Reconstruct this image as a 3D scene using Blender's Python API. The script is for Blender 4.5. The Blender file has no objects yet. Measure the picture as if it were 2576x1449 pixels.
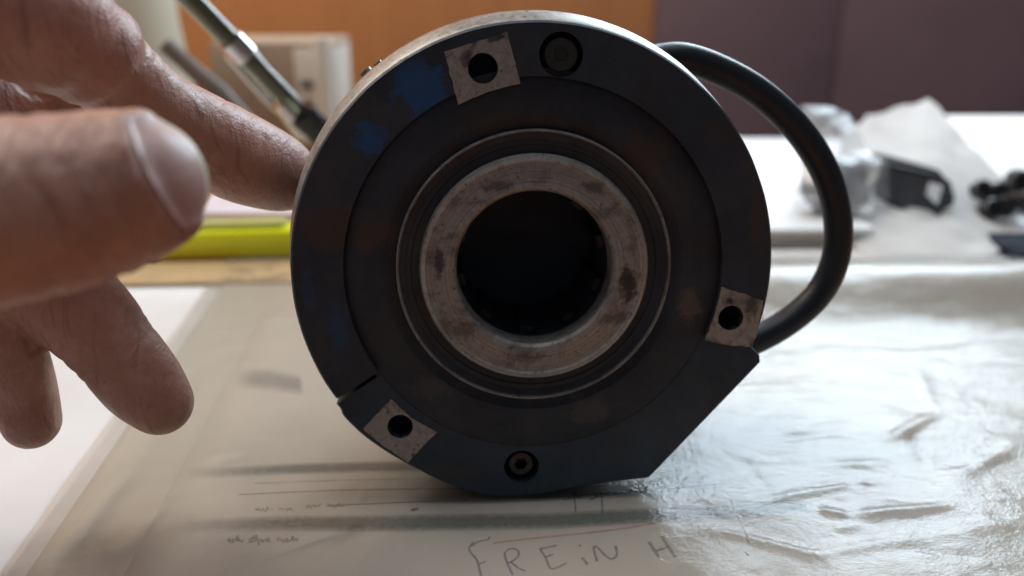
import bpy, bmesh, math, random
from math import sin, cos, tan, pi, radians, atan2, hypot, exp
from mathutils import Vector, Matrix, noise
from mathutils.bvhtree import BVHTree
random.seed(7)
S = bpy.context.scene
COL = S.collection

# ------------------------------------------------------------------ camera
F = 2230.0            # focal length in units of a 2576 wide picture
HC = 0.12             # camera height above the desk
PITCH = radians(20)
cam_d = bpy.data.cameras.new('camera')
cam = bpy.data.objects.new('camera', cam_d); COL.objects.link(cam)
cam.location = (0, 0, HC)
cam.rotation_euler = (radians(90) - PITCH, 0, 0)
cam_d.sensor_width = 36; cam_d.lens = 36 * F / 2576
cam_d.clip_start = 0.005; cam_d.clip_end = 50
cam_d.dof.use_dof = True; cam_d.dof.focus_distance = 0.188; cam_d.dof.aperture_fstop = 8.6
S.camera = cam
# ------------------------------------------------------------------ light
S.view_settings.view_transform = 'Standard'; S.view_settings.look = 'None'
S.view_settings.exposure = 0.40; S.view_settings.gamma = 1
W = bpy.data.worlds.new('World'); S.world = W; W.use_nodes = True
bg = W.node_tree.nodes['Background']; bg.inputs[0].default_value = (0.66, 0.82, 1.0, 1); bg.inputs[1].default_value = 0.07
def area(name, loc, target, sx, sy, power, colour):
    l = bpy.data.lights.new(name, 'AREA'); l.shape = 'RECTANGLE'; l.size = sx; l.size_y = sy
    l.energy = power; l.color = colour
    o = bpy.data.objects.new(name, l); COL.objects.link(o); o.location = loc
    o.rotation_euler = (Vector(target) - Vector(loc)).to_track_quat('-Z', 'Y').to_euler()
    return o
area('window_light', (0.47, 1.16, 0.63), (0.14, 0.2, 0.0), 0.54, 0.64, 10.6, (0.73, 0.88, 1.0))
area('cabinet_fill_light', (-0.70, 0.50, 1.0), (-0.05, 0.9, 0.05), 0.7, 0.6, 9.5, (1.0, 0.92, 0.82))  # added warm fill to brighten the cabinet front, no known fitting
area('overhead_fill_light', (0.05, 0.26, 1.1), (-0.04, 0.2, 0.05), 0.5, 0.5, 2.5, (0.98, 0.97, 1.0))  # added soft overhead fill to lift the thumb, pads and sleeve

# ------------------------------------------------------------------ helpers
def ray(px, py):
    x = (px - 1288) / F; y = (724.5 - py) / F
    return Vector((x, y * sin(PITCH) + cos(PITCH), y * cos(PITCH) - sin(PITCH)))
CP = Vector((0, 0, HC))
def tab(px, py, h=0.0):                       # point of the desk (or a level h above it)
    r = ray(px, py); return CP + r * ((h - HC) / r.z)
def deep(px, py, d):                          # point at depth d along the view axis
    return CP + ray(px, py) * d
def aty(px, py, y):                           # point on the vertical plane at distance y
    r = ray(px, py); return CP + r * (y / r.y)

def mk(name, bm, mat, parent=None, smooth=True, angle=40):
    me = bpy.data.meshes.new(name)
    bmesh.ops.recalc_face_normals(bm, faces=bm.faces[:])
    bm.to_mesh(me); bm.free()
    if smooth:
        me.polygons.foreach_set('use_smooth', [True] * len(me.polygons))
        try: me.set_sharp_from_angle(angle=radians(angle))
        except Exception: pass
    o = bpy.data.objects.new(name, me); COL.objects.link(o)
    if mat: me.materials.append(mat)
    if parent: o.parent = parent
    return o
def tag(o, label, cat, group=None):
    o['label'] = label; o['category'] = cat
    if group: o['group'] = group
    return o
def thing(name, label, cat, loc=(0, 0, 0), rot=None, group=None):
    o = bpy.data.objects.new(name, None); COL.objects.link(o); o.empty_display_size = 0.01
    if rot is not None:
        o.matrix_world = Matrix.Translation(Vector(loc)) @ rot.to_4x4()
    else: o.location = loc
    return tag(o, label, cat, group)
def struct(o): o['kind'] = 'structure'; return o

def b_box(bm, a, b, bevel=0.0, M=None):
    vs = [bm.verts.new((x, y, z)) for x in (a[0], b[0]) for y in (a[1], b[1]) for z in (a[2], b[2])]
    fs = [bm.faces.new([vs[i] for i in f]) for f in ((0,1,3,2),(4,6,7,5),(0,4,5,1),(2,3,7,6),(0,2,6,4),(1,5,7,3))]
    ne = list({e for f in fs for e in f.edges})
    allv = vs
    if bevel > 0:
        r = bmesh.ops.bevel(bm, geom=ne, offset=bevel, segments=2, affect='EDGES', profile=0.5)
        allv = list(set(r['verts']) | {v for v in vs if v.is_valid})
    if M is not None:
        for v in allv: v.co = M @ v.co
    return allv
def b_lathe(bm, prof, n=96, axis='Y', cx=0, cz=0, closed=False):
    rings = []
    for r, d in prof:
        rings.append([bm.verts.new((cx + r * cos(2*pi*k/n), d, cz + r * sin(2*pi*k/n))) for k in range(n)])
    m = len(rings)
    for i in range(m if closed else m - 1):
        a, b = rings[i], rings[(i + 1) % m]
        for k in range(n):
            bm.faces.new((a[k], a[(k+1) % n], b[(k+1) % n], b[k]))
    return rings
def catmull(pts, n):
    out = []
    P = [pts[0]] + list(pts) + [pts[-1]]
    for i in range(1, len(P) - 2):
        p0, p1, p2, p3 = P[i-1], P[i], P[i+1], P[i+2]
        for k in range(n):
            t = k / n
            out.append(tuple(0.5 * (2*b + (c-a)*t + (2*a-5*b+4*c-d)*t*t + (3*b-3*c+d-a)*t**3) for a, b, c, d in zip(p0, p1, p2, p3)))
    out.append(tuple(P[-2])); return out
def b_tube(bm, pts, rad, n=16, cap=True):
    pts = [Vector(p) for p in pts]
    if not isinstance(rad, (list, tuple)): rad = [rad] * len(pts)
    t0 = (pts[1] - pts[0]).normalized(); up = Vector((0, 0, 1)) if abs(t0.z) < 0.9 else Vector((1, 0, 0))
    u = t0.cross(up).normalized(); rings = []
    for i, p in enumerate(pts):
        t = (pts[min(i+1, len(pts)-1)] - pts[max(i-1, 0)]).normalized()
        u = (u - t * u.dot(t)).normalized(); v = t.cross(u)
        rings.append([bm.verts.new(p + (u * cos(2*pi*k/n) + v * sin(2*pi*k/n)) * rad[i]) for k in range(n)])
    for a, b in zip(rings, rings[1:]):
        for k in range(n): bm.faces.new((a[k], a[(k+1) % n], b[(k+1) % n], b[k]))
    if cap:
        bm.faces.new(rings[0][::-1]); bm.faces.new(rings[-1])
def b_prism(bm, poly, y0, y1):                # polygon in x,z, extruded along y
    a = [bm.verts.new((x, y0, z)) for x, z in poly]; b = [bm.verts.new((x, y1, z)) for x, z in poly]
    bm.faces.new(a); bm.faces.new(b[::-1]); n = len(poly)
    for i in range(n): bm.faces.new((a[i], b[i], b[(i+1) % n], a[(i+1) % n]))

# ------------------------------------------------------------------ materials
class NT:
    def __init__(self, name):
        self.m = bpy.data.materials.new(name); self.m.use_nodes = True
        self.t = self.m.node_tree; self.n = self.t.nodes; self.p = self.n['Principled BSDF']; self.out = self.n['Material Output']
        self.tc = self.n.new('ShaderNodeTexCoord')
    def link(self, a, b): self.t.links.new(a, b)
    def val(self, v, sock):
        if isinstance(v, (int, float)): sock.default_value = v
        elif isinstance(v, (tuple, list)): sock.default_value = (*v, 1) if len(v) == 3 and len(sock.default_value) == 4 else v
        else: self.link(v, sock)
    def noise(self, scale, detail=4, rough=0.6, vec=None, dist=0.0):
        n = self.n.new('ShaderNodeTexNoise'); n.inputs['Scale'].default_value = scale
        n.inputs['Detail'].default_value = detail; n.inputs['Roughness'].default_value = rough; n.inputs['Distortion'].default_value = dist
        self.link(vec or self.tc.outputs['Object'], n.inputs['Vector']); return n.outputs['Fac']
    def mapping(self, scale=(1,1,1), loc=(0,0,0), rot=(0,0,0)):
        n = self.n.new('ShaderNodeMapping'); n.inputs['Scale'].default_value = scale; n.inputs['Location'].default_value = loc; n.inputs['Rotation'].default_value = rot
        self.link(self.tc.outputs['Object'], n.inputs['Vector']); return n.outputs['Vector']
    def ramp(self, fac, stops):
        n = self.n.new('ShaderNodeValToRGB'); cr = n.color_ramp
        while len(cr.elements) < len(stops): cr.elements.new(0.5)
        for e, (p, c) in zip(cr.elements, stops):
            e.position = p; e.color = (c, c, c, 1) if isinstance(c, (int, float)) else (*c, 1)
        self.link(fac, n.inputs[0]); return n.outputs['Color']
    def math(self, op, a, b=0.0, clamp=False):
        n = self.n.new('ShaderNodeMath'); n.operation = op; n.use_clamp = clamp
        self.val(a, n.inputs[0]); self.val(b, n.inputs[1]); return n.outputs[0]
    def mix(self, fac, a, b):
        n = self.n.new('ShaderNodeMix'); n.data_type = 'RGBA'
        self.val(fac, n.inputs[0]); self.val(a, n.inputs[6]); self.val(b, n.inputs[7]); return n.outputs[2]
    def bump(self, h, strength=0.3, dist=0.001, normal=None):
        n = self.n.new('ShaderNodeBump'); n.inputs['Strength'].default_value = strength; n.inputs['Distance'].default_value = dist
        self.link(h, n.inputs['Height'])
        if normal: self.link(normal, n.inputs['Normal'])
        return n.outputs['Normal']
    def set(self, **k):
        for a, v in k.items():
            self.val(v, self.p.inputs[{'color': 'Base Color', 'rough': 'Roughness', 'metal': 'Metallic', 'normal': 'Normal',
                     'spec': 'Specular IOR Level', 'sss': 'Subsurface Weight', 'trans': 'Transmission Weight', 'coat': 'Coat Weight', 'coat_rough': 'Coat Roughness', 'ior': 'IOR', 'alpha': 'Alpha'}[a]])
        return self
    def spot(self, x, z, rx, rz, edge=0.35, scale=260):      # ragged patch round a local point, 0..1
        mp = self.mapping(scale=(1/rx, 0.0, 1/rz), loc=(-x/rx, 0, -z/rz))
        n = self.n.new('ShaderNodeVectorMath'); n.operation = 'LENGTH'; self.link(mp, n.inputs[0])
        nz = self.noise(scale, 5, 0.65)
        d = self.math('ADD', n.outputs['Value'], self.math('MULTIPLY', self.math('SUBTRACT', nz, 0.5), 2.6))
        return self.ramp(d, [(1 - edge if edge < 1 else 0, 1.0), (1.0, 0.0)])
def simple(name, col, rough=0.5, metal=0.0, var=0.12, scale=60, bump=0.0, bscale=400, **k):
    t = NT(name); f = t.noise(scale)
    dark = tuple(c * (1 - var) for c in col); lite = tuple(min(1, c * (1 + var)) for c in col)
    t.set(color=t.ramp(f, [(0.3, dark), (0.7, lite)]), rough=t.ramp(t.noise(scale * 2.3), [(0.3, max(0, rough - 0.07)), (0.7, min(1, rough + 0.07))]), metal=metal, **k)
    if bump: t.set(normal=t.bump(t.noise(bscale), bump, 0.0005))
    return t.m

# ------------------------------------------------------------------ brake frame
LEAN, YAW = radians(6), radians(4)
nrm = Vector((sin(YAW)*cos(LEAN), -cos(YAW)*cos(LEAN), sin(LEAN)))
ex = Vector((cos(YAW), sin(YAW), 0)); ez = ex.cross(-nrm)
O0 = tab(1290, 1250, 0.0034)
ROT = Matrix((ex, -nrm, ez)).transposed()
def face(px, py, dep=0.0):                    # local x,z on the brake plane dep behind its face
    r = ray(px, py); t = (O0 - nrm * dep - CP).dot(nrm) / r.dot(nrm); q = CP + r * t - O0
    return (q.dot(ex), q.dot(ez))
pts = [face(*p) for p in [(730,640),(760,800),(835,1005),(775,450),(880,250),(1050,120),(1200,68),(1370,50),(1540,75),(1700,160),(1850,330),(1915,470),(1938,620),(1905,860)]]
def fit_circle(P):                            # least squares circle through the outline of the upper plate
    n = len(P); mx = sum(p[0] for p in P)/n; mz = sum(p[1] for p in P)/n
    U = [(p[0]-mx, p[1]-mz) for p in P]
    suu = sum(u*u for u, v in U); svv = sum(v*v for u, v in U); suv = sum(u*v for u, v in U)
    a = 0.5*sum(u**3 + u*v*v for u, v in U); b = 0.5*sum(v**3 + v*u*u for u, v in U); d = suu*svv - suv*suv
    uc, vc = (a*svv - b*suv)/d, (b*suu - a*suv)/d
    return uc + mx, vc + mz, math.sqrt(uc*uc + vc*vc + (suu + svv)/n)
CX, CZ, RAD = fit_circle(pts)
print('circle', CX, CZ, RAD)

def steel(name, rustk=1.0, base=(0.036, 0.047, 0.066), marks=()):
    t = NT(name)
    f = t.noise(55, 6, 0.65); g = t.noise(420, 4, 0.7)
    c = t.ramp(f, [(0.30, tuple(b * 0.7 for b in base)), (0.70, tuple(b * 1.25 for b in base))])
    rust = t.math('MULTIPLY', t.ramp(t.noise(95, 7, 0.7, dist=0.6), [(0.52, 0.0), (0.68, 1.0)]), 0.32 * rustk)
    c = t.mix(rust, c, (0.042, 0.031, 0.027))
    c = t.mix(t.math('MULTIPLY', t.ramp(g, [(0.60, 0.0), (0.72, 1.0)]), 0.25), c, (0.07, 0.06, 0.055))
    c = t.mix(t.math('MULTIPLY', t.ramp(t.noise(38, 6, 0.7, dist=0.5), [(0.48, 0.0), (0.66, 1.0)]), 0.45), c, (0.085, 0.078, 0.072))
    for (px, py, wx, wz, col, k, sc) in marks:
        x, z = face(px, py); s = t.spot(x, z, wx, wz, 0.45, sc)
        c = t.mix(t.math('MULTIPLY', s, k), c, col)
    ln = t.n.new('ShaderNodeVectorMath'); ln.operation = 'LENGTH'; t.link(t.mapping(scale=(1, 0, 1), loc=(-CX, 0, -CZ)), ln.inputs[0])
    n1 = t.n.new('ShaderNodeTexNoise'); n1.noise_dimensions = '1D'; n1.inputs['Scale'].default_value = 2600; n1.inputs['Detail'].default_value = 3; t.link(ln.outputs['Value'], n1.inputs['W'])
    turn = n1.outputs['Fac']
    c = t.mix(t.math('MULTIPLY', t.ramp(turn, [(0.55, 0.0), (0.75, 1.0)]), 0.22), c, (0.085, 0.08, 0.08))
    for rt, k in ((0.6, 0.5), (2.1, 0.4), (-0.4, 0.4)):
        sc = t.noise(1, 3, 0.6, t.mapping(scale=(60, 60, 1500), rot=(0, rt, 0)), 0.4)
        c = t.mix(t.math('MULTIPLY', t.ramp(sc, [(0.70, 0.0), (0.76, 1.0)]), k * 0.6), c, (0.15, 0.14, 0.135))
    t.set(color=c, metal=0.25, rough=t.ramp(g, [(0.3, 0.42), (0.7, 0.62)]), spec=0.35)
    t.set(normal=t.bump(t.noise(900, 3, 0.6), 0.22, 0.0002, t.bump(f, 0.2, 0.0006, t.bump(turn, 0.15, 0.0002))))
    return t.m
BLUE = (0.026, 0.090, 0.24); SCUFF = (0.12, 0.10, 0.092); RUST = (0.066, 0.050, 0.042)
m_flange = steel('dark_oiled_steel', 1.0, marks=[
    (1062, 232, 0.0062, 0.0058, BLUE, 0.95, 230), (930, 350, 0.0036, 0.0044, BLUE, 0.9, 260), (1035, 185, 0.004, 0.003, BLUE, 0.8, 260),
    (850, 830, 0.0022, 0.007, BLUE, 0.35, 260), (775, 740, 0.002, 0.005, BLUE, 0.25, 260),
    (850, 575, 0.0110, 0.0062, RUST, 0.85, 220), (1735, 770, 0.003, 0.004, SCUFF, 0.5, 420), (1830, 330, 0.006, 0.004, RUST, 0.5, 300), (1905, 560, 0.0018, 0.007, RUST, 0.7, 300)])
m_lower = steel('flare_tinted_steel', 0.6, (0.040, 0.060, 0.086), marks=[(1100, 1190, 0.012, 0.002, RUST, 0.6, 300)])  # bluer, lighter base: lens flare haze painted into the lower plate
m_recess = steel('dark_steel_recess', 1.3, (0.037, 0.044, 0.059), marks=[
    (1640, 375, 0.0058, 0.0052, RUST, 0.8, 240), (1735, 770, 0.0028, 0.0045, SCUFF, 0.8, 420), (1480, 1030, 0.0052, 0.0036, SCUFF, 0.40, 240),
    (1085, 985, 0.0050, 0.0034, SCUFF, 0.45, 300), (1230, 300, 0.008, 0.004, RUST, 0.5, 240), (935, 590, 0.006, 0.006, RUST, 0.8, 240)])
def bare(name, base=(0.30, 0.262, 0.24), blot=0.65, rough=0.5, turned=True, marks=()):
    t = NT(name); f = t.noise(105, 7, 0.7, dist=0.8); g = t.noise(700, 5, 0.7)
    ln = t.n.new('ShaderNodeVectorMath'); ln.operation = 'LENGTH'; t.link(t.mapping(scale=(1, 0, 1), loc=(-CX, 0, -CZ)), ln.inputs[0])
    n1 = t.n.new('ShaderNodeTexNoise'); n1.noise_dimensions = '1D'; n1.inputs['Scale'].default_value = 2200; n1.inputs['Detail'].default_value = 4; t.link(ln.outputs['Value'], n1.inputs['W'])
    c = t.ramp(g, [(0.3, tuple(b * 0.72 for b in base)), (0.7, tuple(b * 1.2 for b in base))])
    if turned:
        c = t.mix(t.math('MULTIPLY', t.ramp(n1.outputs['Fac'], [(0.40, 1.0), (0.62, 0.0)]), 0.5), c, tuple(b * 0.55 for b in base))
    s = t.ramp(f, [(0.50, 0.0), (0.62, 1.0)])
    c = t.mix(t.math('MULTIPLY', s, blot), c, (0.060, 0.048, 0.047))
    for px, py, wx, wz, k in marks:
        x, z = face(px, py); c = t.mix(t.math('MULTIPLY', t.spot(x, z, wx, wz, 0.5, 420), k), c, (0.035, 0.032, 0.036))
    p = t.ramp(t.noise(1000, 3, 0.6), [(0.60, 0.0), (0.68, 1.0)])
    c = t.mix(t.math('MULTIPLY', p, 0.6), c, (0.03, 0.026, 0.026))
    t.set(color=c, metal=0.45, rough=t.ramp(g, [(0.3, rough - 0.08), (0.7, rough + 0.1)]), spec=0.5, normal=t.bump(g, 0.2, 0.0002, t.bump(n1.outputs['Fac'], 0.2 if turned else 0.02, 0.0002)))
    return t.m
m_pad = bare('scraped_bare_steel', (0.38, 0.355, 0.34), 0.7, 0.5, False, [(1240, 90, .003, .0012, .8), (1170, 150, .0015, .002, .6), (1890, 770, .002, .003, .6), (1835, 755, .001, .001, .9), (1040, 1150, .001, .001, .8)])
m_hub = bare('worn_pale_steel', (0.40, 0.375, 0.355), 0.55, 0.5, True, [(1580, 720, .0022, .005, .9), (1545, 800, .004, .002, .6), (1105, 660, .0013, .004, .8), (1250, 470, .004, .0016, .6), (1500, 470, .003, .002, .6), (1170, 830, .003, .002, .5), (1330, 900, .004, .0014, .5)])
m_hubedge = bare('polished_chamfer_steel', (0.44, 0.41, 0.385), 0.3, 0.4)
m_lip = bare('bright_lip_steel', (0.42, 0.41, 0.40), 0.4, 0.45)
m_rim = bare('pale_rim_steel', (0.40, 0.385, 0.36), 0.25, 0.42)
m_body = simple('dull_housing_grey', (0.07, 0.07, 0.07), 0.55, 0.3, 0.25, 80, 0.2)
m_black = simple('blue_black_bore_steel', (0.045, 0.055, 0.08), 0.6, 0.1, 0.3, 90)  # one even blue-black tone for the bore
m_bolt = simple('oily_bolt_steel', (0.055, 0.052, 0.05), 0.38, 0.6, 0.35, 300, 0.2)
m_boltdark = simple('flush_bolt_steel', (0.030, 0.031, 0.035), 0.6, 0.2, 0.3, 300, 0.2)
m_cable = simple('black_rubber_cable', (0.010, 0.013, 0.019), 0.42, 0.0, 0.2, 120, 0.12, 1500)

brake = thing('brake_disc', 'round dark steel brake disc with pale centre ring, standing on edge on plastic sleeve', 'brake disc', O0, ROT)
# flange: upper plate and lower plate with the flat, cut round the centre
def polar(px, py):
    x, z = face(px, py); return atan2(z - CZ, x - CX)
A_left = polar(840, 1008); A_right = polar(1900, 880)
def clean(poly):
    out = [poly[0]]
    for p in poly[1:]:
        if hypot(p[0]-out[-1][0], p[1]-out[-1][1]) > 1e-5: out.append(p)
    if hypot(out[0][0]-out[-1][0], out[0][1]-out[-1][1]) < 1e-5: out.pop()
    return out
def strip_plate(name, outer, inner, y0, y1, flare, mat, cham=0.0005, rimmat=None):
    # outer/inner: matching lists of (x,z); a solid with a chamfered front edge and a flared outer side
    bm = bmesh.new(); n = len(outer); R = []
    def away(p, d):
        l = hypot(p[0]-CX, p[1]-CZ); k = (l + d) / l; return (CX + (p[0]-CX)*k, CZ + (p[1]-CZ)*k)
    cols = []
    for o, i in zip(outer, inner):
        oc = away(o, -cham); of = away(o, flare * max(0.10, cos(atan2(o[1]-CZ, o[0]-CX) - radians(108)) + 0.12))
        cols.append([bm.verts.new((p[0], y, p[1])) for p, y in ((i, y1), (i, y0), (oc, y0), (o, y0 + cham), (of, y0 + (y1-y0)*0.55), (of, y1))])
    for a, b in zip(cols, cols[1:]):
        for k in range(6):
            f = bm.faces.new((a[k], a[(k+1) % 6], b[(k+1) % 6], b[k]))
            if rimmat is not None and k in (3, 4): f.material_index = 1
    bm.faces.new(cols[0]); bm.faces.new(cols[-1][::-1])
    o = mk(name, bm, mat, brake, True, 30)
    if rimmat is not None: o.data.materials.append(rimmat)
    return o
RI = 0.0417
def pt(a, r): return (CX + r*cos(a), CZ + r*sin(a))
a0, a1 = A_right, A_left + 2*pi if A_left < A_right else A_left
N = 150; up_o, up_i = [], []
for k in range(N + 1):
    a = a0 + (a1 - a0) * k / N
    up_o.append(pt(a, RAD * (1 + 0.0012 * noise.noise(Vector((a*9, 1, 2)))))); up_i.append(pt(a, RI))
plate = strip_plate('upper_plate', up_o, up_i, 0.0, 0.010, 0.0021, m_flange, rimmat=m_rim)
# lower plate outline: arc, flat, small corner
c1 = face(1634, 1203, 0.0012); c2 = face(1914, 912, 0.0012); c3 = face(1912, 895, 0.0012); c4 = face(1893, 874, 0.0012)
lo_o = []
aL = A_left + radians(0.4); aF = atan2(c1[1]-CZ, c1[0]-CX)
if aF < 0: aF += 2*pi
if aL < 0: aL += 2*pi
low_px = [(846,1018),(856,1030),(867,1052),(914,1097),(975,1140),(1046,1180),(1120,1216),(1200,1241),(1266,1250),(1340,1247),(1427,1232),(1534,1215),(1634,1203)]
lo_o = [q[:2] for q in catmull([face(px, py, 0.0012) for px, py in low_px], 8)]
c1 = lo_o[-1]
for k in range(1, 31): lo_o.append((c1[0] + (c2[0]-c1[0])*k/30, c1[1] + (c2[1]-c1[1])*k/30))
lo_o += [c3, c4]
lo_i = [pt(atan2(p[1]-CZ, p[0]-CX), RI) for p in lo_o]
plate2 = strip_plate('lower_plate', lo_o, lo_i, 0.0012, 0.009, 0.0003, m_lower)

def cyl_cut(targets, holes):
    for ob in targets:
        bm = bmesh.new()
        for (x, z, r, y0, y1) in holes:
            b_prism(bm, [(x + r*cos(2*pi*k/40), z + r*sin(2*pi*k/40)) for k in range(40)], y0, y1)
        bmesh.ops.recalc_face_normals(bm, faces=bm.faces[:])
        me = bpy.data.meshes.new('cut'); bm.to_mesh(me); bm.free()
        co = bpy.data.objects.new('cut', me); COL.objects.link(co); co.parent = ob.parent
        md = ob.modifiers.new('b', 'BOOLEAN'); md.object = co; md.operation = 'DIFFERENCE'; md.solver = 'EXACT'
        bpy.context.view_layer.update()
        dg = bpy.context.evaluated_depsgraph_get()
        nm = bpy.data.meshes.new_from_object(ob.evaluated_get(dg))
        ob.modifiers.clear(); ob.data = nm; nm.name = ob.name
        try: nm.set_sharp_from_angle(angle=radians(30))
        except Exception: pass
        bpy.data.objects.remove(co); bpy.data.meshes.remove(me)
H = [face(1215, 172), face(1838, 800), face(1006, 1078)]
B1 = face(1412, 137); B2 = face(1313, 1180)
cyl_cut([plate], [(H[0][0], H[0][1], 0.0031, -0.002, 0.0085), (H[1][0], H[1][1], 0.0029, -0.002, 0.0085), (B1[0], B1[1], 0.0046, -0.002, 0.0060)])
cyl_cut([plate2], [(H[2][0], H[2][1], 0.0029, -0.002, 0.0085), (B2[0], B2[1], 0.0041, -0.002, 0.0070)])
# rear housing
bm = bmesh.new(); b_lathe(bm, [(0.020, 0.0092), (RAD*0.965, 0.0092), (RAD*0.975, 0.0100), (RAD*0.975, 0.020), (RAD*0.90, 0.022), (RAD*0.84, 0.046), (RAD*0.80, 0.048), (0.020, 0.048)], 96, cx=CX, cz=CZ)
def flat_clip(bm, inset):
    for v in bm.verts:                      # keep the housing inside the flat of the lower plate
        ax, az = c1; bx, bz = c2; dx, dz = bx-ax, bz-az; L = hypot(dx, dz); nx, nz = dz/L, -dx/L
        d = (v.co.x-ax)*nx + (v.co.z-az)*nz
        if d > -inset: v.co.x -= nx*(d+inset); v.co.z -= nz*(d+inset)
flat_clip(bm, 0.002)
mk('housing', bm, m_body, brake)
# recessed plate, groove, lip, hub (their common centre, as measured)
IX, IZ = face(1346, 679)
bm = bmesh.new(); b_lathe(bm, [(0.0306, 0.0022), (0.0325, 0.0018), (0.0330, 0.0013), (0.0412, 0.0011), (0.0415, 0.0013), (0.0418, 0.0013), (0.0430, 0.0014), (0.0430, 0.0088), (0.0306, 0.0092)], 128, cx=IX, cz=IZ, closed=True)
rec = mk('recessed_plate', bm, m_recess, brake)
bm = bmesh.new(); b_lathe(bm, [(0.0305, 0.0030), (0.0304, 0.0009), (0.0302, 0.0006), (0.03005, 0.0006), (0.0299, 0.0009), (0.0293, 0.0020), (0.0293, 0.0040), (0.0305, 0.0040)], 128, cx=IX, cz=IZ, closed=True)
mk('seal_lip', bm, m_lip, brake)
bm = bmesh.new(); b_lathe(bm, [(0.0296, 0.0012), (0.0284, 0.0014), (0.0282, 0.0016), (0.0272, 0.0016), (0.0270, 0.0019), (0.0248, 0.0020), (0.0248, 0.0090), (0.0296, 0.0090)], 128, cx=IX, cz=IZ, closed=True)
mk('groove_ring', bm, m_recess, brake)
HX, HZ = face(1345, 677)
bm = bmesh.new(); b_lathe(bm, [(0.0254, 0.0060), (0.0253, 0.0010), (0.0249, 0.0001)], 128, cx=IX, cz=IZ)
b_lathe(bm, [(0.0249, 0.0001), (0.0240, -0.0003)], 128, cx=IX, cz=IZ)
mk('hub_chamfer', bm, m_hubedge, brake, True, 20)
bm = bmesh.new(); b_lathe(bm, [(0.0240, -0.0003), (0.0234, 0.0001), (0.0192, 0.0001), (0.0186, -0.0001), (0.0178, 0.0002), (0.0173, 0.0010), (0.0171, 0.0030), (0.0171, 0.0065)], 128, cx=IX, cz=IZ)
mk('hub_ring', bm, m_hub, brake, True, 20)
bm = bmesh.new(); r = b_lathe(bm, [(0.0171, 0.0064), (0.0176, 0.0075), (0.0176, 0.036), (0.010, 0.0365)], 96, cx=IX, cz=IZ); bm.faces.new(r[-1])
mk('bore', bm, m_black, brake)
for k in range(10):
    a = 2*pi*k/10 + 0.25
    bm = bmesh.new(); M = Matrix.Translation((IX, 0, IZ)) @ Matrix.Rotation(-a, 4, 'Y')
    b_box(bm, (0.0158, 0.0100, -0.0016), (0.0178, 0.030, 0.0016), 0.0004, M)
    mk('spline_tooth', bm, m_boltdark, brake)
# machined pads
def pad(corners, hole, hr, dep):
    P = [face(px, py, dep) for px, py in corners]; bm = bmesh.new(); n = 48; hx, hz = hole
    poly = P; inner, outer, outb = [], [], []
    for k in range(n):
        a = 2*pi*k/n; d = (cos(a), sin(a)); best = None
        for i in range(len(poly)):
            p, q = poly[i], poly[(i+1) % len(poly)]; sx, sz = q[0]-p[0], q[1]-p[1]
            den = d[0]*sz - d[1]*sx
            if abs(den) < 1e-12: continue
            t = ((p[0]-hx)*sz - (p[1]-hz)*sx) / den; u = ((p[0]-hx)*d[1] - (p[1]-hz)*d[0]) / den
            if t > 0 and -1e-6 <= u <= 1 + 1e-6 and (best is None or t < best): best = t
        j = 1 + 0.035 * noise.noise(Vector((a*5, hx*900, 3))) + 0.03 * noise.noise(Vector((a*17, hx*900, 7)))
        inner.append((hx + hr*d[0], hz + hr*d[1])); outer.append((hx + best*j*d[0], hz + best*j*d[1]))
    # put the true corners on the outline
    for c in P:
        a = atan2(c[1]-hz, c[0]-hx); k = round(a / (2*pi) * n) % n; outer[k] = c
    y = dep - 0.00012; rows = []
    for pl, yy in ((inner, dep + 0.003), (inner, y), (outer, y), (outer, dep + 0.0006)):
        rows.append([bm.verts.new((p[0], yy, p[1])) for p in pl])
    for a, b in zip(rows, rows[1:]):
        for k in range(n): bm.faces.new((a[k], a[(k+1) % n], b[(k+1) % n], b[k]))
    return mk('machined_pad', bm, m_pad, brake, True, 25)
pad([(1117,130),(1276,80),(1309,211),(1270,219),(1225,232),(1190,246),(1153,264)], H[0], 0.0031, 0.0)
pad([(1815,722),(1868,738),(1919,756),(1908,818),(1893,872),(1832,868),(1774,856),(1798,790)], H[1], 0.0029, 0.0)
pad([(984,1004),(1035,1052),(1099,1087),(1060,1126),(1027,1163),(965,1122),(912,1080)], H[2], 0.0029, 0.0012)
# bolts
bm = bmesh.new(); r = b_lathe(bm, [(0.0036, 0.006), (0.0036, 0.0009), (0.0033, 0.0005), (0.0016, 0.0005), (0.0014, 0.0009)], 40, cx=B1[0], cz=B1[1]); bm.faces.new(r[-1])
mk('bolt', bm, m_boltdark, brake)
bm = bmesh.new(); r = b_lathe(bm, [(0.0030, 0.0072), (0.0030, 0.0032), (0.0027, 0.0028), (0.0018, 0.0028)], 36, cx=B2[0], cz=B2[1])
hexr = [[bm.verts.new((B2[0] + 0.0016*cos(pi/3*k), y, B2[1] + 0.0016*sin(pi/3*k))) for k in range(6)] for y in (0.0028, 0.0055)]
for k in range(6): bm.faces.new((hexr[0][k], hexr[0][(k+1) % 6], hexr[1][(k+1) % 6], hexr[1][k]))
bm.faces.new(hexr[1])
for k in range(36): pass
for k in range(6):
    seg = [r[-1][(k*6 + j) % 36] for j in range(7)]
    bm.faces.new(seg + [hexr[0][(k+1) % 6], hexr[0][k]])
mk('bolt', bm, m_bolt, brake)
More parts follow.
